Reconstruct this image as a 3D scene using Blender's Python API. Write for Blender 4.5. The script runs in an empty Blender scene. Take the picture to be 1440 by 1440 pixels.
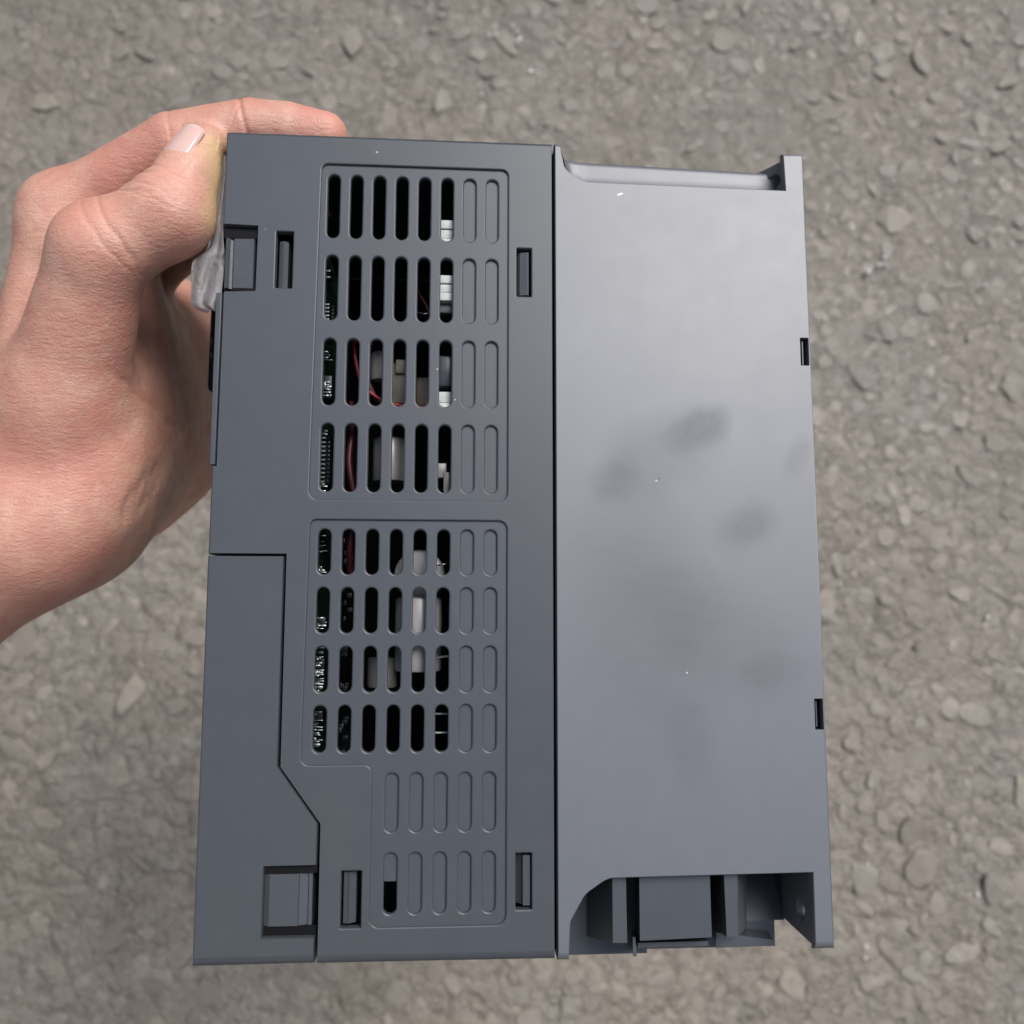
import bpy, bmesh, math, random
import numpy as np
from mathutils import Matrix, Vector, noise as mnoise
from mathutils.geometry import tessellate_polygon

random.seed(7)
rng = np.random.default_rng(7)
scene = bpy.context.scene
col = scene.collection
R_ = math.radians

# ------------------------------------------------------------------ camera, sky, sun, exposure
CAM_H, TILT = 0.80, R_(9)
cam_d = bpy.data.cameras.new('camera'); cam = bpy.data.objects.new('camera', cam_d); col.objects.link(cam)
cam.location = (0, 0, CAM_H); cam.rotation_euler = (TILT, 0, 0)
cam_d.sensor_width = 36; cam_d.lens = 36 * 1200 / 1440
cam_d.clip_start = 0.01; cam_d.clip_end = 500
cam_d.dof.use_dof = True; cam_d.dof.focus_distance = 0.245; cam_d.dof.aperture_fstop = 12
scene.camera = cam
SUN_EL, SUN_AZ = R_(52), R_(42)            # azimuth clockwise from +Y (top of the picture)
w = bpy.data.worlds.new('World'); scene.world = w; w.use_nodes = True
nt = w.node_tree; nt.nodes.clear()
sky = nt.nodes.new('ShaderNodeTexSky'); sky.sky_type = 'NISHITA'; sky.sun_disc = False
sky.sun_elevation = SUN_EL; sky.sun_rotation = SUN_AZ
sky.air_density = 1.0; sky.dust_density = 1.8; sky.ozone_density = 1.0
bg = nt.nodes.new('ShaderNodeBackground'); bg.inputs[1].default_value = 0.095
wo = nt.nodes.new('ShaderNodeOutputWorld')
nt.links.new(sky.outputs[0], bg.inputs[0]); nt.links.new(bg.outputs[0], wo.inputs[0])
sl = bpy.data.lights.new('sun', 'SUN'); sl.energy = 1.3; sl.angle = R_(34); sl.color = (1, .985, .96)
so = bpy.data.objects.new('sun', sl); col.objects.link(so)
sd = Vector((math.sin(SUN_AZ) * math.cos(SUN_EL), math.cos(SUN_AZ) * math.cos(SUN_EL), math.sin(SUN_EL)))
so.rotation_euler = sd.to_track_quat('Z', 'Y').to_euler(); so.location = (1, 1, 3)
scene.view_settings.view_transform = 'Standard'; scene.view_settings.look = 'None'
scene.view_settings.exposure = 1.2; scene.view_settings.gamma = 1

# pose of the housing before the camera (mm, face = plane z 0, x right, y up, z to the camera)
RC = np.array([[0.9977996526757624, 0.0018391709154798193, 0.06627571629542249],
               [0.009366928799557417, -0.9934993388800154, -0.11345185890868383],
               [0.06563622296408975, 0.11382302533018321, -0.9913305226510944]])
TC = np.array([-86.71292934166955, 123.16305450741291, 230.21131683628784])
def U(px, py, d=0.0):
    "photo pixel + depth below the face (mm) -> housing coordinates (mm)"
    r = RC.T @ np.array([(px - 720) / 1200, (py - 720) / 1200, 1.0]); o = -RC.T @ TC
    return o + r * ((-d - o[2]) / r[2])
cv = Matrix.Diagonal((1, -1, -1, 1))
M = Matrix([[RC[i][j] for j in range(3)] + [TC[i] * .001] for i in range(3)] + [[0, 0, 0, 1]])
DEV = Matrix.Translation(cam.location) @ Matrix.Rotation(TILT, 4, 'X') @ cv @ M
ORG = np.array([89.0, 120.0, -115.0])          # origin of the housing: middle of its back

# ------------------------------------------------------------------ helpers
def link_mesh(name, verts, faces, mat, parent=None, sharp=30, org=ORG, raw=False):
    me = bpy.data.meshes.new(name)
    v = np.asarray(verts, float)
    if not raw: v = (v - org) * .001
    me.from_pydata(v.tolist(), [], faces if isinstance(faces, list) else list(faces))
    me.update()
    me.polygons.foreach_set('use_smooth', [True] * len(me.polygons))
    if sharp: me.set_sharp_from_angle(angle=R_(sharp))
    if mat: me.materials.append(mat)
    o = bpy.data.objects.new(name, me); col.objects.link(o)
    if parent: o.parent = parent
    return o

class MB:
    def __init__(s): s.v = []; s.f = []
    def add(s, v, f):
        n = len(s.v); s.v += [tuple(p) for p in v]; s.f += [tuple(i + n for i in q) for q in f]; return s
    def hexa(s, a):
        "8 points: bottom loop 0-3, top loop 4-7 (both ccw seen from the top)"
        return s.add(a, [(3, 2, 1, 0), (4, 5, 6, 7), (0, 1, 5, 4), (1, 2, 6, 5), (2, 3, 7, 6), (3, 0, 4, 7)])
    def box(s, x0, x1, y0, y1, z0, z1, b=0.0):
        if b <= 0:
            return s.hexa([(x0, y0, z0), (x1, y0, z0), (x1, y1, z0), (x0, y1, z0), (x0, y0, z1), (x1, y0, z1), (x1, y1, z1), (x0, y1, z1)])
        bm = bmesh.new()
        vs = [bm.verts.new(p) for p in [(x0, y0, z0), (x1, y0, z0), (x1, y1, z0), (x0, y1, z0), (x0, y0, z1), (x1, y0, z1), (x1, y1, z1), (x0, y1, z1)]]
        for q in [(3, 2, 1, 0), (4, 5, 6, 7), (0, 1, 5, 4), (1, 2, 6, 5), (2, 3, 7, 6), (3, 0, 4, 7)]: bm.faces.new([vs[i] for i in q])
        bmesh.ops.bevel(bm, geom=bm.edges[:], offset=b, segments=2, affect='EDGES', profile=.5)
        bm.verts.index_update()
        s.add([v.co[:] for v in bm.verts], [[v.index for v in f.verts] for f in bm.faces]); bm.free(); return s
    def tube(s, pts, r, n=8, caps=True):
        pts = [Vector(p) for p in pts]; rr = r if hasattr(r, '__len__') else [r] * len(pts)
        V = []; up = Vector((0.13, .3, 1)).normalized()
        for i, p in enumerate(pts):
            t = (pts[min(i + 1, len(pts) - 1)] - pts[max(i - 1, 0)]).normalized()
            a = t.cross(up)
            if a.length < 1e-3: a = t.cross(Vector((1, 0, 0)))
            a.normalize(); b = t.cross(a)
            V += [p + (a * math.cos(k * 2 * math.pi / n) + b * math.sin(k * 2 * math.pi / n)) * rr[i] for k in range(n)]
        F = [(i * n + k, i * n + (k + 1) % n, (i + 1) * n + (k + 1) % n, (i + 1) * n + k) for i in range(len(pts) - 1) for k in range(n)]
        if caps: F += [tuple(range(n - 1, -1, -1)), tuple((len(pts) - 1) * n + k for k in range(n))]
        return s.add([tuple(p) for p in V], F)
    def sweep_y(s, prof, y0, y1):
        "profile of (x, z) points swept along y, closed below"
        n = len(prof)
        V = [(x, y0, z) for x, z in prof] + [(x, y1, z) for x, z in prof]
        F = [(i, i + 1, n + i + 1, n + i) for i in range(n - 1)] + [tuple(range(n))[::-1], tuple(range(n, 2 * n))]
        return s.add(V, F)
    def build(s, name, mat, parent=None, sharp=30): return link_mesh(name, s.v, s.f, mat, parent, sharp)

def rnd_poly(pts, n=6):
    "polygon of (x, y[, radius]) with rounded corners -> points"
    out = []; N = len(pts)
    for i in range(N):
        p = Vector(pts[i][:2]); r = pts[i][2] if len(pts[i]) > 2 else 0
        if r <= 0: out.append(tuple(p)); continue
        a = (Vector(pts[i - 1][:2]) - p).normalized(); b = (Vector(pts[(i + 1) % N][:2]) - p).normalized()
        th = a.angle(b); t = r / math.tan(th / 2); c = p + (a + b).normalized() * (r / math.sin(th / 2))
        s = p + a * t; e = p + b * t; a0 = math.atan2(*(s - c).yx); a1 = math.atan2(*(e - c).yx)
        da = (a1 - a0 + math.pi) % (2 * math.pi) - math.pi
        out += [(c.x + r * math.cos(a0 + da * k / n), c.y + r * math.sin(a0 + da * k / n)) for k in range(n + 1)]
    return out
def rect(x0, x1, y0, y1, r=0): return rnd_poly([(x0, y0, r), (x1, y0, r), (x1, y1, r), (x0, y1, r)])
def slot(cx, cy, w, h, n=8):
    r = w / 2; o = []
    for k in range(n + 1): a = math.pi * k / n; o.append((cx + r * math.cos(a), cy + h / 2 - r + r * math.sin(a)))
    for k in range(n + 1): a = math.pi + math.pi * k / n; o.append((cx + r * math.cos(a), cy - h / 2 + r + r * math.sin(a)))
    return o
def ccw(p):
    a = sum(p[i][0] * p[(i + 1) % len(p)][1] - p[(i + 1) % len(p)][0] * p[i][1] for i in range(len(p)))
    return p if a > 0 else p[::-1]
def inset(p, d):
    "ccw polygon moved inwards; d number or one distance per edge i -> i+1"
    n = len(p); q = []
    dd = d if hasattr(d, '__len__') else [d] * n
    for i in range(n):
        p0, p1, p2 = (np.array(p[(i + k) % n]) for k in (-1, 0, 1))
        e0 = p1 - p0; e0 = e0 / (np.linalg.norm(e0) + 1e-9); e1 = p2 - p1; e1 = e1 / (np.linalg.norm(e1) + 1e-9)
        n0 = np.array([-e0[1], e0[0]]); n1 = np.array([-e1[1], e1[0]])
        c = e0[0] * e1[1] - e0[1] * e1[0]; a, b = dd[i - 1], dd[i]
        if abs(c) < .02: q.append(tuple(p1 + (n0 * a + n1 * b) / 2)); continue
        A = np.array([n0, n1]); q.append(tuple(p1 + np.linalg.solve(A, [a, b])))
    return q
def plate(mb, outer, holes, ztop, zbot, edge=.25, drop=None, hedge=.2, seg=3, hzbot=None, back=True):
    outer = ccw(outer); holes = [ccw(h) for h in holes]
    drop = drop if drop is not None else (edge if not hasattr(edge, '__len__') else max(edge))
    d = list(edge) if hasattr(edge, '__len__') else [edge] * len(outer)
    V = []; F = []
    def cap(loops, z, up):
        pts = [[Vector((x, y, 0)) for x, y in l] for l in loops]
        tr = tessellate_polygon(pts); flat = [p for l in loops for p in l]; n = len(V)
        V.extend((x, y, z) for x, y in flat)
        for a, b, c in tr:
            A = (flat[b][0] - flat[a][0]) * (flat[c][1] - flat[a][1]) - (flat[b][1] - flat[a][1]) * (flat[c][0] - flat[a][0])
            if abs(A) < 1e-9: continue
            F.append((n + a, n + b, n + c) if (A > 0) == up else (n + a, n + c, n + b))
    def added_wall(loops_z, flip):
        n0 = len(V); L = len(loops_z[0][0])
        for l, z in loops_z: V.extend((x, y, z) for x, y in l)
        for k in range(len(loops_z) - 1):
            for i in range(L):
                a, b = n0 + k * L + i, n0 + k * L + (i + 1) % L
                q = (a, a + L, b + L, b); F.append(q if not flip else q[::-1])
    def prof(l, dd, drp, zb, sgn):
        o = []
        for k in range(seg + 1):
            t = math.pi / 2 * k / seg
            s = 1 - math.sin(t)
            o.append((inset(l, [x * s * sgn for x in dd]), ztop - drp * (1 - math.cos(t))))
        o.append((l, zb)); return o
    po = prof(outer, d, drop, zbot, 1)
    ph = [prof(h, [hedge] * len(h), hedge, hzbot if hzbot is not None else zbot, -1) for h in holes]
    cap([po[0][0]] + [p[0][0] for p in ph], ztop, True)
    added_wall(po, False)
    for p in ph: added_wall(p, True)
    if back and hzbot is None: cap([outer] + holes, zbot, False)
    mb.add(V, F); return mb
def tag(o, label=None, cat=None, kind=None, group=None):
    for k, v in (('label', label), ('category', cat), ('kind', kind), ('group', group)):
        if v: o[k] = v
    return o

# ------------------------------------------------------------------ materials
def mat(name, base=(.1, .1, .1), rough=.5, **kw):
    m = bpy.data.materials.new(name); m.use_nodes = True
    b = m.node_tree.nodes['Principled BSDF']
    b.inputs['Base Color'].default_value = (*base, 1); b.inputs['Roughness'].default_value = rough
    for k, v in kw.items(): b.inputs[k.replace('_', ' ')].default_value = v
    return m, m.node_tree, b
def node(t, typ, **kw):
    n = t.nodes.new(typ)
    for k, v in kw.items(): setattr(n, k, v)
    return n
def noise(t, vec, scale, detail=3, rough=.55, dist=0):
    n = node(t, 'ShaderNodeTexNoise'); n.inputs['Scale'].default_value = scale; n.inputs['Detail'].default_value = detail
    n.inputs['Roughness'].default_value = rough; n.inputs['Distortion'].default_value = dist
    if vec: t.links.new(vec, n.inputs['Vector'])
    return n.outputs['Fac']
def math_(t, op, a, b=None, clamp=False):
    n = node(t, 'ShaderNodeMath', operation=op, use_clamp=clamp)
    for i, x in enumerate((a, b)):
        if x is None: continue
        if isinstance(x, (int, float)): n.inputs[i].default_value = x
        else: t.links.new(x, n.inputs[i])
    return n.outputs[0]
def mrange(t, x, a, b, c, d):
    n = node(t, 'ShaderNodeMapRange'); t.links.new(x, n.inputs[0])
    for i, v in enumerate((a, b, c, d)): n.inputs[i + 1].default_value = v
    return n.outputs[0]
def mixc(t, fac, a, b, mode='MIX'):
    n = node(t, 'ShaderNodeMix', data_type='RGBA', blend_type=mode)
    if isinstance(fac, (int, float)): n.inputs[0].default_value = fac
    else: t.links.new(fac, n.inputs[0])
    for s, x in ((6, a), (7, b)):
        if isinstance(x, tuple): n.inputs[s].default_value = (*x[:3], 1)
        else: t.links.new(x, n.inputs[s])
    return n.outputs[2]
def bump(t, b, h, strength, dist, prev=None):
    n = node(t, 'ShaderNodeBump'); n.inputs['Strength'].default_value = strength; n.inputs['Distance'].default_value = dist
    t.links.new(h, n.inputs['Height'])
    if prev: t.links.new(prev, n.inputs['Normal'])
    if b: t.links.new(n.outputs[0], b.inputs['Normal'])
    return n.outputs[0]
def objco(t): return node(t, 'ShaderNodeTexCoord').outputs['Object']

def plastic(name, base, rough, spec, stains=(), marks=(), grime=(.08, .087, .087)):
    m, t, b = mat(name, base, rough)
    if spec > .9: b.inputs['IOR'].default_value = 1.62
    co = objco(t)
    big = noise(t, co, 22, 4, .6); mid = noise(t, co, 130, 5, .65); fine = noise(t, co, 2600, 2, .5)
    r = math_(t, 'ADD', mrange(t, big, .3, .7, rough - .01, rough + .015), mrange(t, mid, .35, .7, -.008, .014))
    colr = mixc(t, mrange(t, mid, .45, .8, 0, .25), base, tuple(min(1, c * 1.25 + .006) for c in base))
    sp = None
    # scattered dust specks
    v = node(t, 'ShaderNodeTexVoronoi'); v.inputs['Scale'].default_value = 210; t.links.new(co, v.inputs['Vector'])
    sep = node(t, 'ShaderNodeSeparateColor'); t.links.new(v.outputs['Color'], sep.inputs[0])
    speck = math_(t, 'MULTIPLY', math_(t, 'LESS_THAN', v.outputs['Distance'], .055), math_(t, 'GREATER_THAN', sep.outputs[0], .985))
    colr = mixc(t, math_(t, 'MULTIPLY', speck, .4), colr, (.45, .46, .46))
    if stains:
        wob = node(t, 'ShaderNodeTexNoise'); wob.inputs['Scale'].default_value = 55; wob.inputs['Detail'].default_value = 4; t.links.new(co, wob.inputs['Vector'])
        ww = node(t, 'ShaderNodeVectorMath', operation='MULTIPLY_ADD'); t.links.new(wob.outputs['Color'], ww.inputs[0])
        ww.inputs[1].default_value = (.009, .009, 0); t.links.new(co, ww.inputs[2])
        tot = None; prints = None
        for (x, y, rx, ry, an, amt) in stains:
            mp = node(t, 'ShaderNodeMapping', vector_type='TEXTURE'); t.links.new(ww.outputs[0], mp.inputs[0])
            mp.inputs['Location'].default_value = ((x - ORG[0]) * .001 + .0045, (y - ORG[1]) * .001 + .0045, .115)
            mp.inputs['Rotation'].default_value = (0, 0, R_(an)); mp.inputs['Scale'].default_value = (rx * .001, ry * .001, 1)
            ln = node(t, 'ShaderNodeVectorMath', operation='LENGTH'); t.links.new(mp.outputs[0], ln.inputs[0])
            f = mrange(t, ln.outputs['Value'], .45, 1.25, amt, 0)
            tot = f if tot is None else math_(t, 'ADD', tot, f, True)
            if rx < 11 and ry < 10: prints = f if prints is None else math_(t, 'ADD', prints, f, True)
        mw = node(t, 'ShaderNodeMapping'); mw.inputs['Rotation'].default_value = (0, 0, R_(38)); t.links.new(co, mw.inputs[0])
        wv = node(t, 'ShaderNodeTexWave', wave_type='BANDS'); wv.inputs['Scale'].default_value = 170; wv.inputs['Distortion'].default_value = 5
        wv.inputs['Detail'].default_value = 3; wv.inputs['Detail Scale'].default_value = .6; t.links.new(mw.outputs[0], wv.inputs['Vector'])
        ms = node(t, 'ShaderNodeMapping'); ms.inputs['Rotation'].default_value = (0, 0, R_(-35)); ms.inputs['Scale'].default_value = (90, 300, 60); t.links.new(co, ms.inputs[0])
        stre = noise(t, ms.outputs[0], 1, 3, .6)
        tot = math_(t, 'MULTIPLY', tot, mrange(t, stre, .35, .65, .84, 1.1))
        if prints: tot = math_(t, 'SUBTRACT', tot, math_(t, 'MULTIPLY', prints, mrange(t, wv.outputs['Fac'], .2, .9, .2, 0)), True)
        r = math_(t, 'ADD', r, math_(t, 'MULTIPLY', tot, .22))
        colr = mixc(t, math_(t, 'MULTIPLY', tot, .55), colr, grime)
        sp = mrange(t, tot, 0, 1, spec, spec * .25)
    for (x, y, rx, ry, an, cc) in marks:
        mp = node(t, 'ShaderNodeMapping', vector_type='TEXTURE'); t.links.new(co, mp.inputs[0])
        mp.inputs['Location'].default_value = ((x - ORG[0]) * .001, (y - ORG[1]) * .001, .115)
        mp.inputs['Rotation'].default_value = (0, 0, R_(an)); mp.inputs['Scale'].default_value = (rx * .001, ry * .001, .002)
        ln = node(t, 'ShaderNodeVectorMath', operation='LENGTH'); t.links.new(mp.outputs[0], ln.inputs[0])
        colr = mixc(t, mrange(t, ln.outputs['Value'], .6, 1.1, .9, 0), colr, cc)
    t.links.new(r, b.inputs['Roughness']); t.links.new(colr, b.inputs['Base Color'])
    if sp: t.links.new(sp, b.inputs['Specular IOR Level'])
    else: b.inputs['Specular IOR Level'].default_value = spec
    n1 = bump(t, None, big, .008, .002)
    bump(t, b, fine, .22, .00004, n1)
    return m

def P2(px, py): u = U(px, py); return u[0], u[1]
stn = [(*P2(985, 605), 9.5, 6, 25, .26), (*P2(865, 672), 6, 9, -30, .18), (*P2(1048, 740), 10, 7, 35, .26),
       (*P2(1078, 948), 9, 6, 10, .2), (*P2(1122, 645), 4, 7, -25, .12), (*P2(972, 1050), 7, 15, 12, .16),
       (*P2(905, 880), 22, 40, 10, .22), (*P2(1020, 900), 30, 16, -35, .16), (*P2(930, 640), 20, 12, 30, .14)]
mk = [(*P2(872, 273), 1.1, .35, 20, (.7, .72, .76)), (*P2(923, 676), .4, .25, 0, (.5, .5, .52)), (*P2(927, 673), .5, .38, 20, (.008, .008, .008)),
      (*P2(966, 946), .35, .25, 30, (.6, .62, .64))]
MAT_A = plastic('grey_plastic', (.059, .066, .074), .40, .5, marks=[(*P2(530, 214), .4, .3, 0, (.5, .5, .5)), (*P2(615, 518), .25, .25, 0, (.7, .7, .7)), (*P2(640, 561), .25, .2, 0, (.7, .7, .7))],
                stains=[(*P2(350, 700), 14, 20, 0, .18), (*P2(470, 1170), 8, 14, 0, .2)])
MAT_B = plastic('satin_grey_plastic', (.088, .096, .108), .51, 1.0, stn, mk, grime=(.075, .08, .082))
MAT_K = mat('black_plastic_and_shade', (.006, .006, .007), .6, Specular_IOR_Level=.15)[0]  # black parts; also the dark painted into gaps and seam

# ------------------------------------------------------------------ unseen yard walls, added to shade the lower left
def build_added_walls():
    m, t, b = mat('added_wall_render', (.22, .21, .2), .85)
    co = objco(t); n = noise(t, co, 3, 6, .6); t.links.new(mixc(t, n, (.17, .165, .155), (.27, .26, .245)), b.inputs['Base Color']); bump(t, b, noise(t, co, 60, 4), .3, .004)
    q = MB(); q.box(-6, 6, -.25, 0, -.05, 3.6, .01); q.box(-6.05, 6.05, -.3, .06, 3.605, 3.72, .01)
    o = link_mesh('added_wall', q.v, q.f, m, None, 30, raw=True); o['kind'] = 'structure'
    o.location = (-.52, -.66, 0); o.rotation_euler = (0, 0, R_(-26))
    for x, y, an, h in ((1.6, 3.2, 180 + 12, .72), (3.4, -.2, 90, .8), (-3.0, 1.2, -90, .9)):  # three more added walls, to darken what the case edges reflect
        c = o.copy(); col.objects.link(c); c.location = (x, y, 0); c.rotation_euler = (0, 0, R_(an)); c.scale = (.7, 1, h)
build_added_walls()

# ------------------------------------------------------------------ the housing
inv = bpy.data.objects.new('inverter_housing', None); col.objects.link(inv); inv.empty_display_size = .05
inv.matrix_world = DEV @ Matrix.Translation(Vector(ORG * .001))
tag(inv, 'dark grey plastic motor inverter with slotted side vents, held in a bare hand', 'inverter')

def edges(poly, f): return [f(poly[i], poly[(i + 1) % len(poly)]) for i in range(len(poly))]
def edge_rule(a, b):
    my = (a[1] + b[1]) / 2; mx = (a[0] + b[0]) / 2
    if max(a[1], b[1]) < 1.5: return 2.6
    if min(a[1], b[1]) > 237: return 1.35
    if max(a[0], b[0]) < .6: return .7
    return .22

SX = [32.5 + 6.85 * k for k in range(8)]; SW = 3.6
ROWS_U = [(217.5, 20), (192, 20), (166.2, 20.2), (140.5, 20.2)]
ROWS_L = [(112.9, 13.1), (96.1, 13.0), (79.4, 12.9), (62.8, 13.1)]
ROWS_X = [(42.5, 16.1), (20.7, 16.4)]
SX5 = [53 + 6.85 * k for k in range(5)]
PU = [(28.9, 230.5, 2), (27.8, 128, 2.6), (85.3, 128, 2.6), (85.3, 230.5, 2)]
PL = [(28.4, 122.1, 2), (27.7, 53, 2.4), (47.5, 53, 2.2), (47.5, 9.4, 2.8), (85.2, 9.4, 2.8), (85.2, 122.1, 2.4)]
A = [(0, 240), (0, 210.3), (10.4, 210.0), (10.3, 190.1), (1.15, 189.7), (1.15, 137.5), (-.25, 137.5), (-.25, 112.0), (21.8, 112.0), (22.0, 52.6), (33.4, 37.2), (33.5, 0), (98.88, -.3), (98.88, 240)]
A = ccw(rnd_poly(A, 4))
mb = MB()
holesA = [rnd_poly(PU), rnd_poly(PL), rect(16.0, 21.0, 191.1, 208.6, .25), rect(88.0, 92.4, 190.4, 205.5, .2), rect(87.9, 92.4, 13.3, 28.5, .2), rect(39.6, 45.2, 9.4, 24.5, .2)]
plate(mb, A, holesA, 0, -115, edge=edges(A, edge_rule), drop=1.9, hedge=.42, hzbot=-2.6, seg=4)
front = mb.build('side_cover', MAT_A, inv)

def vent(name, outline, slots, z):
    m = MB(); o = [tuple(p) for p in inset(ccw(rnd_poly(outline)), -.12)]
    plate(m, o, slots, z, z - 1.7, edge=.02, hedge=.48, seg=3)
    return m.build(name, MAT_A, inv)
sU = [slot(x, y, SW, h) for x in SX for y, h in ROWS_U]
sL = [slot(x, y, SW, h) for x in SX for y, h in ROWS_L] + [slot(x, y, SW, h) for x in SX5 for y, h in ROWS_X]
vent('vent_panel', PU, sU, -.8); vent('vent_panel', PL, sL, -.8)
# blanked off slots: one plug behind each closed slot
plug_mesh = {}
def plug(x, y, h, key):
    if key not in plug_mesh:
        m = MB(); m.box(-2.05, 2.05, -h / 2 - .25, h / 2 + .25, -.9, 0, 0)
        me = bpy.data.meshes.new('slot_plug'); me.from_pydata([tuple(c * .001 for c in p) for p in m.v], [], m.f); me.materials.append(MAT_A); plug_mesh[key] = me
    o = bpy.data.objects.new('slot_plug', plug_mesh[key]); col.objects.link(o); o.parent = inv
    o.location = tuple((np.array([x, y, -1.75]) - ORG) * .001)
for x in SX[6:]:
    for y, h in ROWS_U: plug(x, y, h, 'a')
    for y, h in ROWS_L: plug(x, y, h, 'b')
for k, x in enumerate(SX5):
    plug(x, *ROWS_X[0], 'c')
    if k: plug(x, *ROWS_X[1], 'c')
plug(SX5[0], 25.2, 7.7, 'd')

# terminal cover, lower left, with its slanted seam
C = ccw(rnd_poly([(-.3, 111.55), (21.25, 111.55), (21.35, 52.75), (32.8, 37.2), (32.75, 26.1), (18.5, 26.0), (18.5, 7.3), (32.75, 7.2), (32.75, .1), (.1, 0)], 4))
m = MB(); plate(m, C, [], 0, -115, edge=edges(C, edge_rule), drop=1.9, seg=4); m.build('terminal_cover', MAT_A, inv)
# keypad cover: its edge shows as a sliver along the left side
m = MB(); K = [(-.95, 189.2), (.75, 189.2), (.75, 137.8), (-.75, 137.8)]
plate(m, ccw(K), [], -.1, -40, edge=.25, seg=3); m.build('keypad_cover', MAT_A, inv)
# dark keypad front further down on the left face, plus an added shade block
m = MB(); m.box(-5.2, -1.1, 170, 189, -45, -14, .6)
m.box(-16.5, -1.1, 172, 230, -108, -48, 1.2)  # block added to darken the pocket between palm and case
for k in range(3): m.box(-5.9, -5.1, 173 + k * 4.6, 175.0 + k * 4.6, -40, -13.6, .25)
m.build('keypad_and_shade_block', MAT_K, inv)

# latches seen in the notches and small windows
def latch(prof, y0, y1): m = MB(); m.sweep_y(prof, y0, y1); return m.build('latch', MAT_A, inv, 20)
latch([(.1, -9), (.4, -3.2), (1.0, -1.5), (1.7, -1.3), (2.2, -2.0), (2.9, -2.4), (3.4, -1.7), (9.2, -1.5), (9.45, -2.2), (9.5, -9)], 191.2, 206.6)
latch([(16.5, -9), (16.7, -1.9), (17.1, -1.6), (18.1, -1.25), (18.5, -1.6), (19.3, -2.2), (19.4, -9)], 191.4, 206.1)
latch([(88.2, -9), (88.3, -2.4), (89.0, -1.5), (91.2, -.95), (91.7, -1.2), (91.8, -9)], 191.2, 204.7)
latch([(88.0, -9), (88.1, -3.9), (89.9, -2.4), (90.0, -1.2), (91.9, -1.0), (92.05, -1.3), (92.1, -9)], 14.1, 27.6)
latch([(39.9, -9), (40.2, -1.8), (41.4, -1.4), (41.7, -1.15), (42.0, -1.5), (43.6, -2.6), (43.7, -9)], 10.2, 23.9)
latch([(18.55, -9), (18.6, -1.9), (20.1, -1.0), (27.9, -1.0), (28.2, -1.5), (30.4, -2.2), (30.7, -1.6), (31.6, -1.8), (31.8, -9)], 10.0, 23.7)

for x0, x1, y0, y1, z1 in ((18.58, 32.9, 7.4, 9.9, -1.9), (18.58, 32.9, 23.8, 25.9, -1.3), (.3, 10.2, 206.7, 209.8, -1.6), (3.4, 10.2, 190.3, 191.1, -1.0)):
    m = MB(); m.box(x0, x1, y0, y1, -14, z1); m.build('latch_gap_shade', MAT_K, inv)  # black boxes standing in for the shade in the latch gaps
m = MB(); m.box(98.95, 99.52, .6, 239.0, -30, -5); m.build('seam_shade_strip', MAT_K, inv)  # black strip added to keep the open seam dark
# right half: heat sink housing
D = [(99.55, -.6), (102.9, -.6), (103.4, 9.7, 3), (107.6, 16.9, 6), (114, 21.1, 7), (173, 21.6), (172.9, .6), (178.9, .7), (178.7, 239.7), (171.8, 239.5), (172.2, 227.2), (109.0, 227.8, 7), (103.0, 231.6, 4), (101.6, 239.7), (99.55, 240)]
Dp = ccw(rnd_poly(D, 6))
def erD(a, b):
    if min(a[0], b[0]) > 178: return .8
    if max(a[1], b[1]) < 1.8: return 2.2
    if min(a[1], b[1]) > 238.5: return 1.2
    return .42
m = MB()
plate(m, Dp, [rect(175.25, 177.85, 170.8, 179.5, .2), rect(175.45, 178.0, 61.7, 70.6, .2)], 0, -2.4, edge=edges(Dp, erD), drop=1.6, seg=4, hedge=.1, hzbot=-2.2)
m.build('heatsink_cover', MAT_B, inv)
for y in (171.5, 62.4):
    m = MB(); m.box(176.4, 176.75, y, y + 7.4, -9, -1.6); m.build('clip_rib', MAT_A, inv)
    m = MB(); m.box(174.9, 178.2, y - 3, y + 10, -9.5, -9.05); m.build('slot_floor', MAT_K, inv)
# walls under the cover, set in a little
m = MB()
m.box(99.6, 102.2, -.4, 239.4, -115, -2.45)
m.box(102.3, 172.2, 30.1, 227.0, -24, -2.45)
m.box(178.0, 178.35, 22, 226.9, -24, -2.45)
m.build('inner_wall', MAT_A, inv)
# concave shoulder behind the top cut-out
cut = np.array(rnd_poly([(101.62, 250), (103.0, 231.6, 4), (109.0, 227.8, 7), (190, 227.0)], 10))[1:-1]
cut = np.concatenate([[(101.75, 238.5)], cut, [(172.3, 227.2)]])
def cut_dist(p):
    a, b = cut[:-1], cut[1:]; ab = b - a; t = np.clip(((p - a) * ab).sum(1) / (ab * ab).sum(1), 0, 1)
    return np.linalg.norm(a + ab * t[:, None] - p, axis=1).min()
def cut_y(x):
    for (xa, ya), (xb, yb_) in zip(cut[:-1], cut[1:]):
        if xa <= x <= xb: return ya + (yb_ - ya) * (x - xa) / (xb - xa + 1e-9)
    return cut[-1][1]
ya_, yb2 = U(800, 224, 7.4), U(1073, 240, 7.4)
xs = np.concatenate([np.linspace(101.8, 104, 12), np.linspace(104.4, 116, 18), np.linspace(120, 171.9, 14)])
dps = ((0, .5), (.2, 2.4), (.6, 4.3), (1.4, 5.9), (2.8, 7.0), (5, 7.6), (9, 7.8), (30, 7.8))
V = []; F = []; ns = 15
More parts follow.
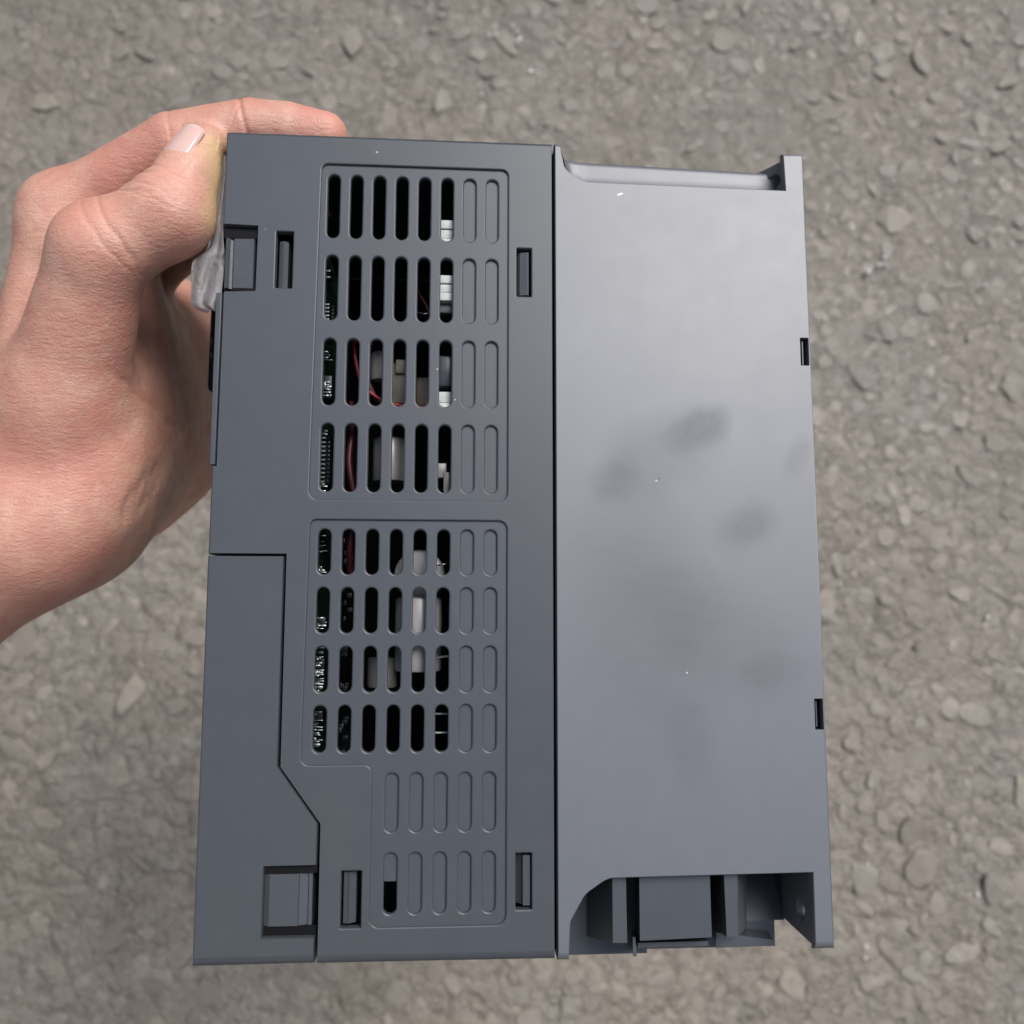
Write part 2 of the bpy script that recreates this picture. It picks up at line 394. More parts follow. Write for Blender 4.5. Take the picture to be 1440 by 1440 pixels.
for x in xs:
    y0 = cut_y(x) - .1; y1 = max(y0 + .02, ya_[1] + (yb2[1] - ya_[1]) * (x - ya_[0]) / (yb2[0] - ya_[0]))
    for k in range(ns):
        y = y0 + (y1 - y0) * (k / (ns - 1)) ** 1.4; V.append((x, y, -np.interp(cut_dist(np.array((x, y))), *zip(*dps)) - max(0, 1.3 - (y1 - y)) ** 2 * .8))
    V.append((x, y1 + .05, -24))
for i in range(len(xs) - 1):
    for k in range(ns):
        a = i * (ns + 1) + k; F.append((a, a + ns + 1, a + ns + 2, a + 1))
link_mesh('top_shoulder', V, F, MAT_B, inv, 50)

# mounting flanges at the right-hand corners with their screw slots (plates in the y-z plane)
def flange(y0, y1, holes, depth=24, shear=0):
    m = MB(); o = ccw([(y0, -depth), (y1, -depth), (y1, -2.45), (y0, -2.45)] if holes else
        rnd_poly([(y0, -depth), (y1, -depth), (y1, -2.45), (y0, -2.45), (y0, -7.0), (10.5, -7.0, 2.5), (10.5, -12.6, 2.5), (y0, -12.6)], 5))
    q = MB(); plate(q, o, holes, 0, -5.2, edge=.2, hedge=.3)
    m.add([(172.95 - z + (zz + 2.45) * (shear if z > -1 else 0), yy, zz) for yy, zz, z in q.v], [f[::-1] for f in q.f]) # plate normal to x
    return m.build('mounting_flange', MAT_B, inv)
def circ(cx, cy, r, n=20): return [(cx + r * math.cos(2 * math.pi * k / n), cy + r * math.sin(2 * math.pi * k / n)) for k in range(n)]
flange(227.3, 238.4, [circ(232.6, -6.2, 2.6)], 20, .62)
flange(1.4, 21.4, [slot(8.6, -9.6, 6.2, 6.21)], 24)
# bottom: recessed floor, ribs and the snap-in fan cover
yb = U(840, 1342, 24)[1]
x1 = U(1089, 1300, 24)[0]; y1b = U(1050, 1331, 24)[1]
m = MB()
m.hexa([(102.25, yb, -60), (130, yb, -60), (130, 26, -60), (102.25, 26, -60), (102.25, yb, -24), (130, yb, -24), (130, 26, -24.0), (102.25, 26, -24)])
ym = U(1089, 1294, 24)[1]; m.box(130.02, x1, y1b, ym, -60, -24.02)
m.hexa([(130.03, ym + .01, -60), (173.3, ym + .01, -60), (183, 30, -60), (130.03, 30, -60), (130.03, ym + .01, -24.05), (173.3, ym + .01, -24.05), (183, 30, -44), (130.03, 30, -44)])  # slope shaped so the upper floor falls dark
m.box(173.35, 178.4, ym + 2, 30, -59.9, -24.3)  # block added to stop light leaking onto the slope
m.build('bottom_plate', MAT_A, inv)
def uq(pts, d): return [tuple(U(px, py, d)) for px, py in pts]
def frustum(name, frontpx, backpx, d0, d1, mt=MAT_A):
    f = uq(frontpx, d0); b = uq(backpx, d1)
    m = MB(); m.hexa(b + f); return m.build(name, mt, inv)
# corner order: lower left, lower right, upper right, upper left
frustum('rib', [(862, 1326), (882, 1326), (880, 1226), (861, 1226)], [(825, 1316), (872, 1322), (872, 1226), (825, 1226)], 2.6, 23.9)
frustum('rib', [(1022, 1318), (1038, 1316), (1037, 1226), (1018, 1226)], [(1000, 1300), (1050, 1306), (1050, 1226), (1000, 1226)], 2.6, 23.9)
frustum('fan_cover', [(900, 1323), (1001, 1318), (998, 1226), (899, 1226)], [(893, 1313), (985, 1309), (985, 1226), (893, 1226)], 3.0, 23.5)
frustum('fan_cover_lip', [(897, 1333), (997, 1330), (996, 1323.5), (897, 1326)], [(893, 1326), (990, 1322), (990, 1312), (893, 1315)], 9, 23.0)
frustum('clip_tab', [(890, 1345), (895.5, 1345), (893.5, 1318), (890, 1318)], [(889, 1336), (894, 1336), (893, 1310), (889, 1310)], 5, 23.0)
frustum('corner_gusset', [(1007, 1333), (1090, 1330), (1088, 1322), (1007, 1311)], [(1008, 1322), (1082, 1319), (1080, 1310), (1008, 1301)], 17, 23.8)
# body of the heat sink behind, and the back of the whole box
m = MB(); m.box(99.7, 172.6, 2, 236.6, -115, -60.1); m.box(102.3, 172.6, 30.1, 227, -60, -24.1); m.build('heatsink_body', MAT_A, inv)
m = MB(); m.box(-.3, 98.8, -.2, 240, -116.5, -115.02); m.build('back_plate', MAT_K, inv)

# ------------------------------------------------------------------ what shows inside, through the slots
def simple(name, base, rough=.45, nscale=300, amt=.25, **kw):
    m, t, b = mat(name, base, rough, **kw); co = objco(t); n = noise(t, co, nscale, 3)
    t.links.new(mixc(t, mrange(t, n, .3, .7, 0, 1), tuple(c * (1 - amt) for c in base), tuple(min(1, c * (1 + amt)) for c in base)), b.inputs['Base Color'])
    return m
M_PCB = simple('circuit_green', (.012, .035, .02), .35); M_TIN = simple('tin', (.45, .47, .44), .28, Metallic=1.0)
M_RED = simple('red_wire', (.30, .012, .02), .4); M_DRED = simple('dark_red_wire', (.07, .006, .01), .45)
M_WHT = simple('white_nylon', (.52, .53, .5), .5, 500, .12); M_CAP = simple('capacitor_sleeve', (.2, .19, .175), .3, 120, .15)
M_TAPE = simple('transformer_tape', (.13, .11, .08), .4); M_CHIP = simple('chip_black', (.015, .015, .018), .35)
# circuit board on edge behind the first column of slots
m = MB(); m.box(28.6, 30.0, 40, 206, -70, -4); pcb = m.build('circuit_board', M_PCB, inv)
m = MB()
def leads(y0, y1, n, x=30.0, z=-5.5):
    for k in range(n):
        y = y0 + (y1 - y0) * k / max(1, n - 1)
        m.hexa([(x, y - .22, z - 3.4), (x + 2.3, y - .22, z - 3.4), (x + 2.3, y + .22, z - 3.4), (x, y + .22, z - 3.4),
                (x, y - .22, z), (x + 1.3, y - .22, z), (x + 1.3, y + .22, z), (x, y + .22, z)])
leads(182.6, 188.4, 6); leads(134, 148.5, 12); leads(197, 199, 2)
for y0, y1, n in ((171.5, 174.5, 8), (160, 165.5, 14), (107, 109, 7), (113, 118.5, 6), (90, 94.5, 10), (73, 85.8, 34), (57, 69, 30), (131, 134, 6), (148, 150, 5)):
    for k in range(n):
        y = random.uniform(y0, y1); z = random.uniform(-9, -4.5); x = 30.0; s = random.uniform(.12, .4)
        m.box(x, x + random.uniform(.4, 2.6), y - s * .5, y + s * .5, z - s, z, .08)
o = m.build('solder_pin', M_TIN, pcb); o['kind'] = 'stuff'
m = MB()
for y0, y1 in ((182, 189), (133.5, 149), (64, 67), (79, 82), (91, 94), (160, 167)): m.box(30.05, 32.2, y0, y1, -18, -8.6, .1)
for _ in range(26): 
    y = random.uniform(54, 118); z = random.uniform(-22, -6); m.box(37, 37 + random.uniform(.5, 1.8), y - .7, y + .7, z - 1, z, .1)
o = m.build('chip', M_CHIP, pcb); o['kind'] = 'stuff'
def hang(name, pts, r, mt):
    P = [Vector(p) for p in pts]; out = []
    for i in range(len(P) - 1):
        p0, p1, p2, p3 = P[max(i - 1, 0)], P[i], P[i + 1], P[min(i + 2, len(P) - 1)]
        for k in range(8):
            t = k / 8; out.append(.5 * ((2 * p1) + (p2 - p0) * t + (2 * p0 - 5 * p1 + 4 * p2 - p3) * t * t + (3 * p1 - p0 - 3 * p2 + p3) * t ** 3))
    out.append(P[-1]); m = MB(); m.tube(out, r, 10); return m.build(name, mt, inv, 60)
hang('wire', [(38.9, 180, -8), (39.0, 175, -7.5), (39.9, 169.5, -7.2), (41.5, 164.5, -7), (46, 160.2, -7), (52, 157.8, -6.5), (60, 157.0, -6.5), (67, 157.5, -9), (72, 160, -20)], .55, M_RED)
hang('wire', [(43, 185, -22), (42, 172, -13), (44.5, 162.5, -10), (50, 158, -9.5), (64, 158.8, -10), (70, 166, -18)], .8, M_DRED)
hang('wire', [(37.5, 160, -14), (38.6, 150, -9), (38.2, 140, -7.5), (40, 128, -8), (39, 116, -8), (38.5, 104, -14)], 1.0, M_DRED)
hang('wire', [(56, 205, -26), (58.5, 194, -11), (61.5, 187, -8), (63, 176, -14)], .35, M_DRED)
hang('wire', [(57, 188.5, -10), (60, 187, -8), (63, 188.2, -9)], .25, M_TIN)
hang('wire', [(62, 81, -10), (66, 82.4, -8), (71, 82.8, -8)], .3, M_WHT)
for y in (66.0, 60.6): hang('wire', [(64, y, -8), (66, y + .1, -7.2), (68.3, y, -8)], .28, M_WHT)
hang('wire', [(63.2, 109, -7), (66.5, 109.6, -6), (69, 110.2, -7)], .25, M_TIN)
def conn(y0, y1, z=-3.2, x0=64.6, x1=69.6, n=3):
    m = MB(); h = (y1 - y0) / n
    for k in range(n):
        m.box(x0 + .15 * (k % 2), x1, y0 + k * h + .12, y0 + (k + 1) * h - .12, z - 8, z - .5 * (k % 2), .2)
    return m.build('connector', M_WHT, inv)
conn(206.6, 215.4, n=3); conn(189.6, 197.8, n=3); conn(154.5, 161.6, -3.4, n=2)
m = MB(); m.box(64.5, 69.5, 186.6, 189.4, -9, -5.5, .4); m.build('connector_base', simple('grey_nylon', (.12, .12, .13), .4), inv)
m = MB(); m.box(64.4, 69.4, 163.6, 173, -14, -5.2, .4); m.build('relay', simple('relay_case', (.05, .055, .065), .3), inv)
m = MB(); m.box(50.4, 57.2, 158.5, 171.2, -24, -7.4, .8); m.box(51.6, 55.2, 167.6, 171.9, -8, -6.2, .3); m.box(57.4, 64, 158.5, 169, -30, -15, .8); m.build('transformer', M_TAPE, inv)
def drum(name, c, r, L, mt, n=28, vert=True):
    prof = [(0, L / 2), (r * .8, L / 2), (r * .95, L / 2 - .25), (r, L / 2 - .9), (r, -L / 2 + .9), (r * .95, -L / 2 + .25), (0, -L / 2)]
    V = []; F = []
    for (rr, h) in prof:
        for k in range(n):
            a = 2 * math.pi * k / n; V.append((c[0] + rr * math.cos(a), c[1] + h, c[2] + rr * math.sin(a)))
    for i in range(len(prof) - 1):
        for k in range(n): F.append((i * n + k, i * n + (k + 1) % n, (i + 1) * n + (k + 1) % n, (i + 1) * n + k))
    return link_mesh(name, V, F, mt, inv, 35)
M_CAN = simple('aluminium_can', (.27, .262, .25), .3, 60, .06)
drum('capacitor', (59.4, 89, -11.5), 7.0, 22, M_CAN); m = MB(); m.tube([(59.6, 106.5, -34), (59.6, 106.5, -9.2), (59.6, 106.5, -8.4), (59.6, 106.5, -8.0)], [7.6, 7.6, 7.3, 6.6], 32); m.build('capacitor', M_CAN, inv)
drum('capacitor', (50.0, 141.5, -11.6), 5.2, 13.5, M_CAP); drum('capacitor', (48.6, 77.5, -14.5), 4.4, 9, M_CAP)
drum('capacitor', (46.8, 170.5, -10.5), 3.2, 9, M_CAP)
m = MB(); m.box(62.2, 67.4, 135.6, 140, -12, -5.6, .3); m.box(66.5, 68.4, 128, 137.2, -14, -5.0, .2); m.build('terminal_block', M_CAP, inv)

# ------------------------------------------------------------------ hand
def smin(a, b, k):
    h = np.clip(.5 + .5 * (b - a) / k, 0, 1); return b + (a - b) * h - k * h * (1 - h)
class Field:
    def __init__(s, lo, hi, res):
        s.lo = np.array(lo, float); s.res = res; s.n = np.ceil((np.array(hi) - lo) / res).astype(int) + 1
        s.g = [(s.lo[i] + res * np.arange(s.n[i])).astype(np.float32) for i in range(3)]
    def new(s): return np.full(s.n, 60.0, np.float32)
    def cone(s, F, a, b, ra, rb, k, flat=None):
        a = np.array(a, np.float32); b = np.array(b, np.float32); pad = max(ra, rb) + k + 7
        lo = np.minimum(a, b) - pad; hi = np.maximum(a, b) + pad
        sl = []
        for i in range(3):
            i0 = max(0, int((lo[i] - s.lo[i]) / s.res)); i1 = min(s.n[i], int((hi[i] - s.lo[i]) / s.res) + 2)
            if i1 <= i0: return
            sl.append(slice(i0, i1))
        X, Y, Z = np.meshgrid(s.g[0][sl[0]], s.g[1][sl[1]], s.g[2][sl[2]], indexing='ij', sparse=True)
        ab = b - a; L2 = float(ab @ ab) + 1e-6
        t = np.clip(((X - a[0]) * ab[0] + (Y - a[1]) * ab[1] + (Z - a[2]) * ab[2]) / L2, 0, 1)
        dx, dy, dz = X - a[0] - t * ab[0], Y - a[1] - t * ab[1], Z - a[2] - t * ab[2]
        d2 = dx * dx + dy * dy + dz * dz
        if flat is not None:
            nrm, f = flat; pr = dx * nrm[0] + dy * nrm[1] + dz * nrm[2]; d2 = d2 + pr * pr * (f * f - 1)
        d = np.sqrt(d2) - (ra + (rb - ra) * t)
        F[tuple(sl)] = smin(F[tuple(sl)], d.astype(np.float32), k) if k > 0 else np.minimum(F[tuple(sl)], d)
def surface_nets(f, lo, res):
    nx, ny, nz = f.shape; ins = f < 0
    c = np.zeros((nx - 1, ny - 1, nz - 1), np.int8)
    for i in (0, 1):
        for j in (0, 1):
            for k in (0, 1): c += ins[i:nx - 1 + i, j:ny - 1 + j, k:nz - 1 + k]
    act = np.argwhere((c > 0) & (c < 8)); idx = -np.ones(c.shape, np.int64); idx[tuple(act.T)] = np.arange(len(act))
    P = np.zeros((len(act), 3)); cnt = np.zeros(len(act)); cor = [(i, j, k) for i in (0, 1) for j in (0, 1) for k in (0, 1)]
    val = {q: f[act[:, 0] + q[0], act[:, 1] + q[1], act[:, 2] + q[2]] for q in cor}
    for q in cor:
        for ax in range(3):
            if q[ax]: continue
            p = list(q); p[ax] = 1; p = tuple(p); a, b = val[q], val[p]; mk_ = (a < 0) != (b < 0)
            t = np.where(mk_, a / np.where(mk_, a - b, 1), 0); pt = np.array(q, float)[None] + np.zeros((len(act), 3)); pt[:, ax] += t
            P += pt * mk_[:, None]; cnt += mk_
    P = (act + P / cnt[:, None]) * res + lo
    Q = []
    for ax in range(3):
        u, v = (ax + 1) % 3, (ax + 2) % 3
        s0 = [slice(None)] * 3; s1 = [slice(None)] * 3; s0[ax] = slice(0, f.shape[ax] - 1); s1[ax] = slice(1, None)
        e = np.argwhere(ins[tuple(s0)] != ins[tuple(s1)])
        e = e[(e[:, u] > 0) & (e[:, v] > 0) & (e[:, u] < f.shape[u] - 1) & (e[:, v] < f.shape[v] - 1)]
        du = np.zeros(3, int); du[u] = 1; dv = np.zeros(3, int); dv[v] = 1
        g = [idx[tuple((e - x).T)] for x in (du * 0, du, du + dv, dv)]
        q = np.stack(g, 1); fl = ins[tuple(s0)][tuple(e.T)]
        q[~fl] = q[~fl][:, ::-1]; Q.append(q)
    Q = np.concatenate(Q); Q = Q[(Q >= 0).all(1)]
    return P, Q
J = lambda px, py, d: U(px, py, d)
fld = Field((-175, -10, -158), (52, 268, 18), 1.0)
def chain(joints, k):
    F = fld.new()
    for (a, ra), (b, rb) in zip(joints[:-1], joints[1:]): fld.cone(F, a, b, ra, rb, k)
    return F
I3, I2, I1, I0 = J(457, 190, 14), J(352, 179, 14.5), J(246, 204, 16), J(92, 305, 30)
idx_ch = [(I3, 7.2), ((I3 + I2) / 2 + [0, .5, 0], 8.3), (I2, 8.6), ((I2 + I1) / 2 + [0, .3, 0], 8.9), (I1, 9.8), ((I1 + I0) / 2, 10.8), (I0, 13)]
W0 = J(30, 745, 52); FA = J(-420, 1060, 80)
fing = []
for off, tipx, sc in (((2, 3.2, -19.5), -5, 1.02), ((0, .5, -39.5), -6, 1.0), ((-5, -6, -58), -10, .86)):
    o = np.array(off)
    f3 = I3 + o + [tipx, -1 if off[1] > 0 else 1.5, 0]; f2 = I2 + o; f1 = I1 + o + [-2, 1, 0]; f0 = I0 + o * [1, 1.6, .95]
    if off[0] < 0: f3, f2, f1 = f3 + [0, 5, 0], f2 + [0, 6, 0], f1 + [0, 3, 0]
    fing.append([(f3, 7.9 * sc), (f2, 8.8 * sc), (f1, 9.9 * sc), ((f1 + f0) / 2, 10.6 * sc), (f0, 12.5 * sc)])
F = chain(idx_ch, .6)
for ch in fing: F = smin(F, chain(ch, .8), 1.0)
palm = fld.new()
mcps = [I0] + [c[-1][0] for c in fing]
for q, r in zip(mcps, (13, 13, 12.5, 11)): fld.cone(palm, q, W0 + (q - mcps[1]) * .35, r, 16, 8)
H1, H0 = J(158, 632, 90), J(98, 735, 66)
fld.cone(palm, H1, H0, 19, 20, 9); fld.cone(palm, mcps[3], H1, 12, 20, 9); fld.cone(palm, mcps[1] + [8, -10, 0], H1, 13, 20, 9)
fld.cone(palm, H0, W0, 21, 23, 9)
for (xa, ya, da, ra, xb, yb_, db, rb) in ((130, 470, 44, 12, 228, 455, 128, 18), (140, 560, 46, 13, 240, 540, 128, 20), (138, 635, 44, 14, 236, 628, 128, 20), (100, 715, 46, 17, 184, 698, 128, 20)):
    fld.cone(palm, J(xa, ya, da), J(xb, yb_, db), ra, rb, 20)
fld.cone(palm, J(228, 455, 128), J(236, 628, 128), 18, 20, 18); fld.cone(palm, J(140, 560, 56), J(130, 660, 60), 14, 16, 18)
fld.cone(palm, W0, FA, 25, 34, 12, flat=((.15, .25, .95), .95))
T3, T2, T1, T0 = J(286, 205, 7), J(238, 297, 4), J(140, 352, 6), J(92, 560, 34)
th = fld.new()
fld.cone(th, T3, (T3 * .55 + T2 * .45), 6.6, 9.4, 3); fld.cone(th, (T3 * .55 + T2 * .45), T2, 9.2, 12.5, 3)
fld.cone(th, T2 + [1.0, -1, -1], T1, 12.2, 12.8, 4); fld.cone(th, T1, T0, 13.2, 19, 6); fld.cone(th, T0, W0, 19, 20, 8)
fld.cone(palm, T0, H0, 18, 18, 10)
fld.cone(palm, T1 + [-4, -4, -12], I0 + [0, -8, 2], 8, 10, 6)
F = smin(F, palm, 7); F = smin(F, th, 3.0)
HV, HQ = surface_nets(F, fld.lo, fld.res)
HV = HV.astype(float)

# smooth, refine, then carve creases and wrinkles
me = bpy.data.meshes.new('skin'); me.from_pydata(HV.tolist(), [], HQ.tolist())
tmp = bpy.data.objects.new('skin', me); col.objects.link(tmp)
s1 = tmp.modifiers.new('s', 'SMOOTH'); s1.factor = .5; s1.iterations = 6
s2 = tmp.modifiers.new('d', 'SUBSURF'); s2.levels = 1; s2.render_levels = 1
ev = tmp.evaluated_get(bpy.context.evaluated_depsgraph_get()); me2 = bpy.data.meshes.new_from_object(ev)
N = len(me2.vertices); co = np.empty(N * 3); me2.vertices.foreach_get('co', co); co = co.reshape(-1, 3)
no = np.empty(N * 3); me2.vertices.foreach_get('normal', no); no = no.reshape(-1, 3)
disp = np.zeros(N)
def crease(c, axis, depth, width, reach, wob=.5, ph=0, side=None):
    global disp
    ax = np.array(axis) / np.linalg.norm(axis); r = co - np.array(c); h = r @ ax
    lat = np.linalg.norm(r - h[:, None] * ax, axis=1)
    h = h + wob * (np.sin(r[:, 0] * .23 + r[:, 2] * .31 + r[:, 1] * .19 + ph) + .35 * np.sin(r[:, 0] * .9 - r[:, 2] * .7 + ph * 2))
    wgt = np.exp(-(h / width) ** 2) * np.clip(1.6 - lat / reach, 0, 1)
    if side is not None: wgt = wgt * np.clip(.3 + no @ (np.array(side) / np.linalg.norm(side)), 0, 1)
    disp -= depth * wgt
dI = I3 - I2
crease(I2 + [-.5, 0, 1], dI + np.array([0, 8, 0]), .65, .7, 11, .15); crease(I2 + [-2.4, 0, 0], dI + np.array([0, -4, 0]), .22, .5, 9, .15, ph=1)
crease(I1 + [2, 0, 0], I2 - I1, .3, .6, 12, .2)
dT = T3 - T2
for k, dpt in ((-5.5, .3), (-4.2, .4), (-2.9, .3), (-1.4, .4), (.2, .45), (1.6, .35), (3.2, .4), (4.6, .3), (6, .25)):
    crease(T2 + dT / np.linalg.norm(dT) * (k + 2), dT + np.array([.25 * k, 0, 0]), dpt * 1.7, .5, 11, .7, k * 1.7, side=(-.75, .45, .5))
crease(T1 + (T2 - T1) * .35, T2 - T1, .5, .8, 15, .8, 2, side=(-.2, -.2, 1)); crease(T1 + (T2 - T1) * .22, T2 - T1, .35, .7, 15, .8, 4, side=(0, 0, 1))
for (px, py, d, ax, dp_) in ((196, 640, 36, (.95, -.25, .1), .7), (236, 600, 50, (.8, .55, 0), .45)):
    crease(J(px, py, d), ax, dp_, 1.0, 26, .5, px)
co2 = co + no * disp[:, None]
# nail bed: press the skin in a little under the nail
aT = dT / np.linalg.norm(dT); nN = np.array([-.42, .12, .88]); nN -= aT * (nN @ aT); nN /= np.linalg.norm(nN); sT = np.cross(aT, nN)
nc = T2 + dT * .72
r = co2 - nc; wl = np.abs(r @ aT) / 9.8; ws = np.abs(r @ sT) / 7.2
co2 -= nN * (.55 * np.clip((1.15 - wl) * 6, 0, 1) * np.clip((1.1 - ws) * 6, 0, 1) * ((r @ nN) > 1))[:, None]
bpy.data.objects.remove(tmp)

skin, t, b = mat('skin', (.62, .37, .28), .45)
b.inputs['Subsurface Weight'].default_value = .13; b.inputs['Subsurface Radius'].default_value = (.9, .35, .2); b.inputs['Subsurface Scale'].default_value = .003
oc = objco(t)
big = noise(t, oc, 28, 4, .6); med = noise(t, oc, 160, 4, .6)
c1 = mixc(t, mrange(t, big, .35, .65, 0, 1), (.67, .385, .28), (.585, .265, .195)); c1 = mixc(t, mrange(t, med, .42, .72, 0, .5), c1, (.50, .21, .16))
pale = noise(t, oc, 75, 5, .65, .4); c1 = mixc(t, mrange(t, pale, .52, .75, 0, .45), c1, (.74, .52, .40)); pore = noise(t, oc, 1100, 2, .6); c1 = mixc(t, mrange(t, pore, .5, .75, 0, .35), c1, (.47, .22, .17))
def spot(x, rad, cc, amt):
    global c1
    p = (np.array(x) - ORG) * .001
    vm = node(t, 'ShaderNodeVectorMath', operation='DISTANCE'); t.links.new(oc, vm.inputs[0]); vm.inputs[1].default_value = tuple(p)
    c1 = mixc(t, mrange(t, vm.outputs['Value'], rad * .35e-3, rad * 1e-3, amt, 0), c1, cc)
for q_ in ((310, 212, 3), (316, 240, 4), (314, 270, 4), (307, 305, 3)): spot(J(*q_), 8.5, (.64, .47, .23), .6)
spot(I3 + [1, 3, 0], 12, (.64, .27, .20), .6); spot(I2 + [0, 4, 0], 9, (.63, .29, .21), .45); spot(T1 + [0, 6, 8], 16, (.60, .26, .19), .5); spot(H0 + [0, 0, 10], 26, (.60, .25, .19), .45); spot(T3 * .3 + T2 * .7 + [0, 0, 9], 13, (.68, .34, .26), .45)
v = node(t, 'ShaderNodeTexVoronoi'); v.feature = 'DISTANCE_TO_EDGE'; v.inputs['Scale'].default_value = 900; t.links.new(oc, v.inputs['Vector'])
mpw = node(t, 'ShaderNodeMapping'); mpw.inputs['Scale'].default_value = (260, 900, 500); mpw.inputs['Rotation'].default_value = (.3, .2, .7); t.links.new(oc, mpw.inputs[0])
wr = noise(t, mpw.outputs[0], 1.0, 4, .6, .6)
n1 = bump(t, None, wr, .5, .0007); bump(t, b, v.outputs['Distance'], .45, .0003, n1)
t.links.new(c1, b.inputs['Base Color']); t.links.new(mrange(t, med, .3, .7, .4, .56), b.inputs['Roughness'])
HORG = I0.copy()
class _:
    pass
me2.vertices.foreach_set('co', ((co2 - ORG) * .001).ravel()); me2.update()
me2.polygons.foreach_set('use_smooth', [True] * len(me2.polygons)); me2.materials.clear(); me2.materials.append(skin)
hand = bpy.data.objects.new('person', me2); col.objects.link(hand); hand.matrix_world = inv.matrix_world.copy()
tag(hand, 'bare left hand and forearm gripping the top left corner of the grey housing', 'person')
# nail
nm, t, b = mat('nail', (.74, .56, .50), .18); b.inputs['Subsurface Weight'].default_value = .15; b.inputs['Subsurface Scale'].default_value = .002
oc = objco(t); lw = node(t, 'ShaderNodeMapping'); lw.inputs['Scale'].default_value = (900, 120, 500); t.links.new(oc, lw.inputs[0])
bump(t, b, noise(t, lw.outputs[0], 1, 2), .15, .0002)
dd = node(t, 'ShaderNodeVectorMath', operation='DOT_PRODUCT'); t.links.new(oc, dd.inputs[0]); dd.inputs[1].default_value = tuple(aT)
tip0 = float(((nc - ORG) * .001) @ aT)
t.links.new(mixc(t, mrange(t, dd.outputs['Value'], tip0 + .0074, tip0 + .0084, 0, .5), (.70, .47, .41), (.76, .66, .57)), b.inputs['Base Color'])
V = []; F2 = []; nu, nv = 18, 18
for i in range(nu + 1):
    for j in range(nv + 1):
        u = i / nu * 2 - 1; q = j / nv * 2 - 1
        half = 6.3 * (1 - .12 * max(0, q) ** 2 - .25 * max(0, -q) ** 4)
        ln = 9.0 * q * (1 - .13 * u * u)
        rad = 8.75 - 1.15 * q
        an = u * half / rad
        edge_ = max(abs(u), abs(q)); lift = -.55 * max(0, (edge_ - .88) / .12) ** 2
        p = nc + aT * ln + (sT * math.sin(an) + nN * math.cos(an)) * (rad + lift) + nN * (-.35 * q * q + (8.9 - 8.3) * 0 + .15) 
        V.append(p)
for i in range(nu):
    for j in range(nv):
        a = i * (nv + 1) + j; F2.append((a, a + nv + 1, a + nv + 2, a + 1))
nail = link_mesh('thumbnail', V, F2, nm, hand, 0)

# ------------------------------------------------------------------ torn clear film under the thumb
fm, t, b = mat('clear_film', (.80, .79, .79), .28); b.inputs['Transmission Weight'].default_value = .8; b.inputs['IOR'].default_value = 1.25
oc = objco(t); bump(t, b, noise(t, oc, 260, 4, .6, 1.0), .6, .0015)
rows = [(218, 316, 316.5), (240, 313, 316), (275, 305, 316), (305, 298, 315), (335, 294, 314), (352, 291, 316), (360, 274, 316), (366, 269, 316), (385, 269, 315), (405, 270, 313), (424, 269, 311), (431, 273, 310), (437, 292, 309)]
V = []; F2 = []; nw = 12
for i, (py, xa, xb) in enumerate(rows):
    for k in range(nw + 1):
        q = k / nw; px = xa + (xb - xa) * q
        d = 3.5 + 5.0 * (1 - q) + 1.5 * math.sin(py * .09 + q * 6) + 1.1 * math.sin(q * 13 + py * .05)
        p = U(px, py + 2.5 * math.sin(q * 9 + 1), d); V.append(p)
for i in range(len(rows) - 1):
    for k in range(nw):
        a = i * (nw + 1) + k; F2.append((a, a + 1, a + nw + 2, a + nw + 1))
film = link_mesh('plastic_film', V, F2, fm, None, 0); film.matrix_world = inv.matrix_world.copy()
sm = film.modifiers.new('t', 'SOLIDIFY'); sm.thickness = .0004
sb = film.modifiers.new('s', 'SUBSURF'); sb.levels = 1; sb.render_levels = 2
tag(film, 'crumpled clear plastic film pinched between the thumb and the grey housing', 'plastic film')

# ------------------------------------------------------------------ ground: worn concrete with stones showing
def vnoise(x, y, seed=0):
    xi = np.floor(x).astype(int); yi = np.floor(y).astype(int); xf = x - xi; yf = y - yi
    def h(a, b):
        n = (a * 374761393 + b * 668265263 + seed * 974711) & 0x7fffffff; n = ((n ^ (n >> 13)) * 1274126177) & 0x7fffffff
        return ((n ^ (n >> 16)) & 0xffff) / 65535.0
    u = xf * xf * (3 - 2 * xf); v_ = yf * yf * (3 - 2 * yf)
    return (h(xi, yi) * (1 - u) + h(xi + 1, yi) * u) * (1 - v_) + (h(xi, yi + 1) * (1 - u) + h(xi + 1, yi + 1) * u) * v_
def gheight(x, y):
    z = np.zeros_like(x)
    for s, a, sd_ in ((7, .004, 1), (30, .0018, 2), (75, .001, 3), (150, .0008, 4), (280, .0006, 5)):
        z += (vnoise(x * s + 100, y * s + 100, sd_) - .5) * 2 * a
    f = np.clip((1.15 - np.maximum(np.abs(x), np.abs(y - .12))) / .1, 0, 1)
    return z * f
n = 640; gx = np.linspace(-1.15, 1.15, n); gy = np.linspace(-1.03, 1.27, n)
GX, GY = np.meshgrid(gx, gy, indexing='ij'); GZ = gheight(GX, GY)
V = np.stack([GX, GY, GZ], -1).reshape(-1, 3)
ii = np.arange(n * n).reshape(n, n)
Q = np.stack([ii[:-1, :-1], ii[1:, :-1], ii[1:, 1:], ii[:-1, 1:]], -1).reshape(-1, 4)
base = len(V); B = 60.0
V = np.concatenate([V, [(-B, -B, 0), (B, -B, 0), (B, B, 0), (-B, B, 0)]])
c0, c1_, c2, c3 = ii[0, 0], ii[-1, 0], ii[-1, -1], ii[0, -1]
ring = [(base, base + 1, *ii[::-1, 0].tolist()), (base + 1, base + 2, *ii[-1, ::-1].tolist()), (base + 2, base + 3, *ii[:, -1].tolist()), (base + 3, base, *ii[0, :].tolist())]
gm, t, b = mat('worn_concrete', (.25, .23, .2), .7)
oc = objco(t)
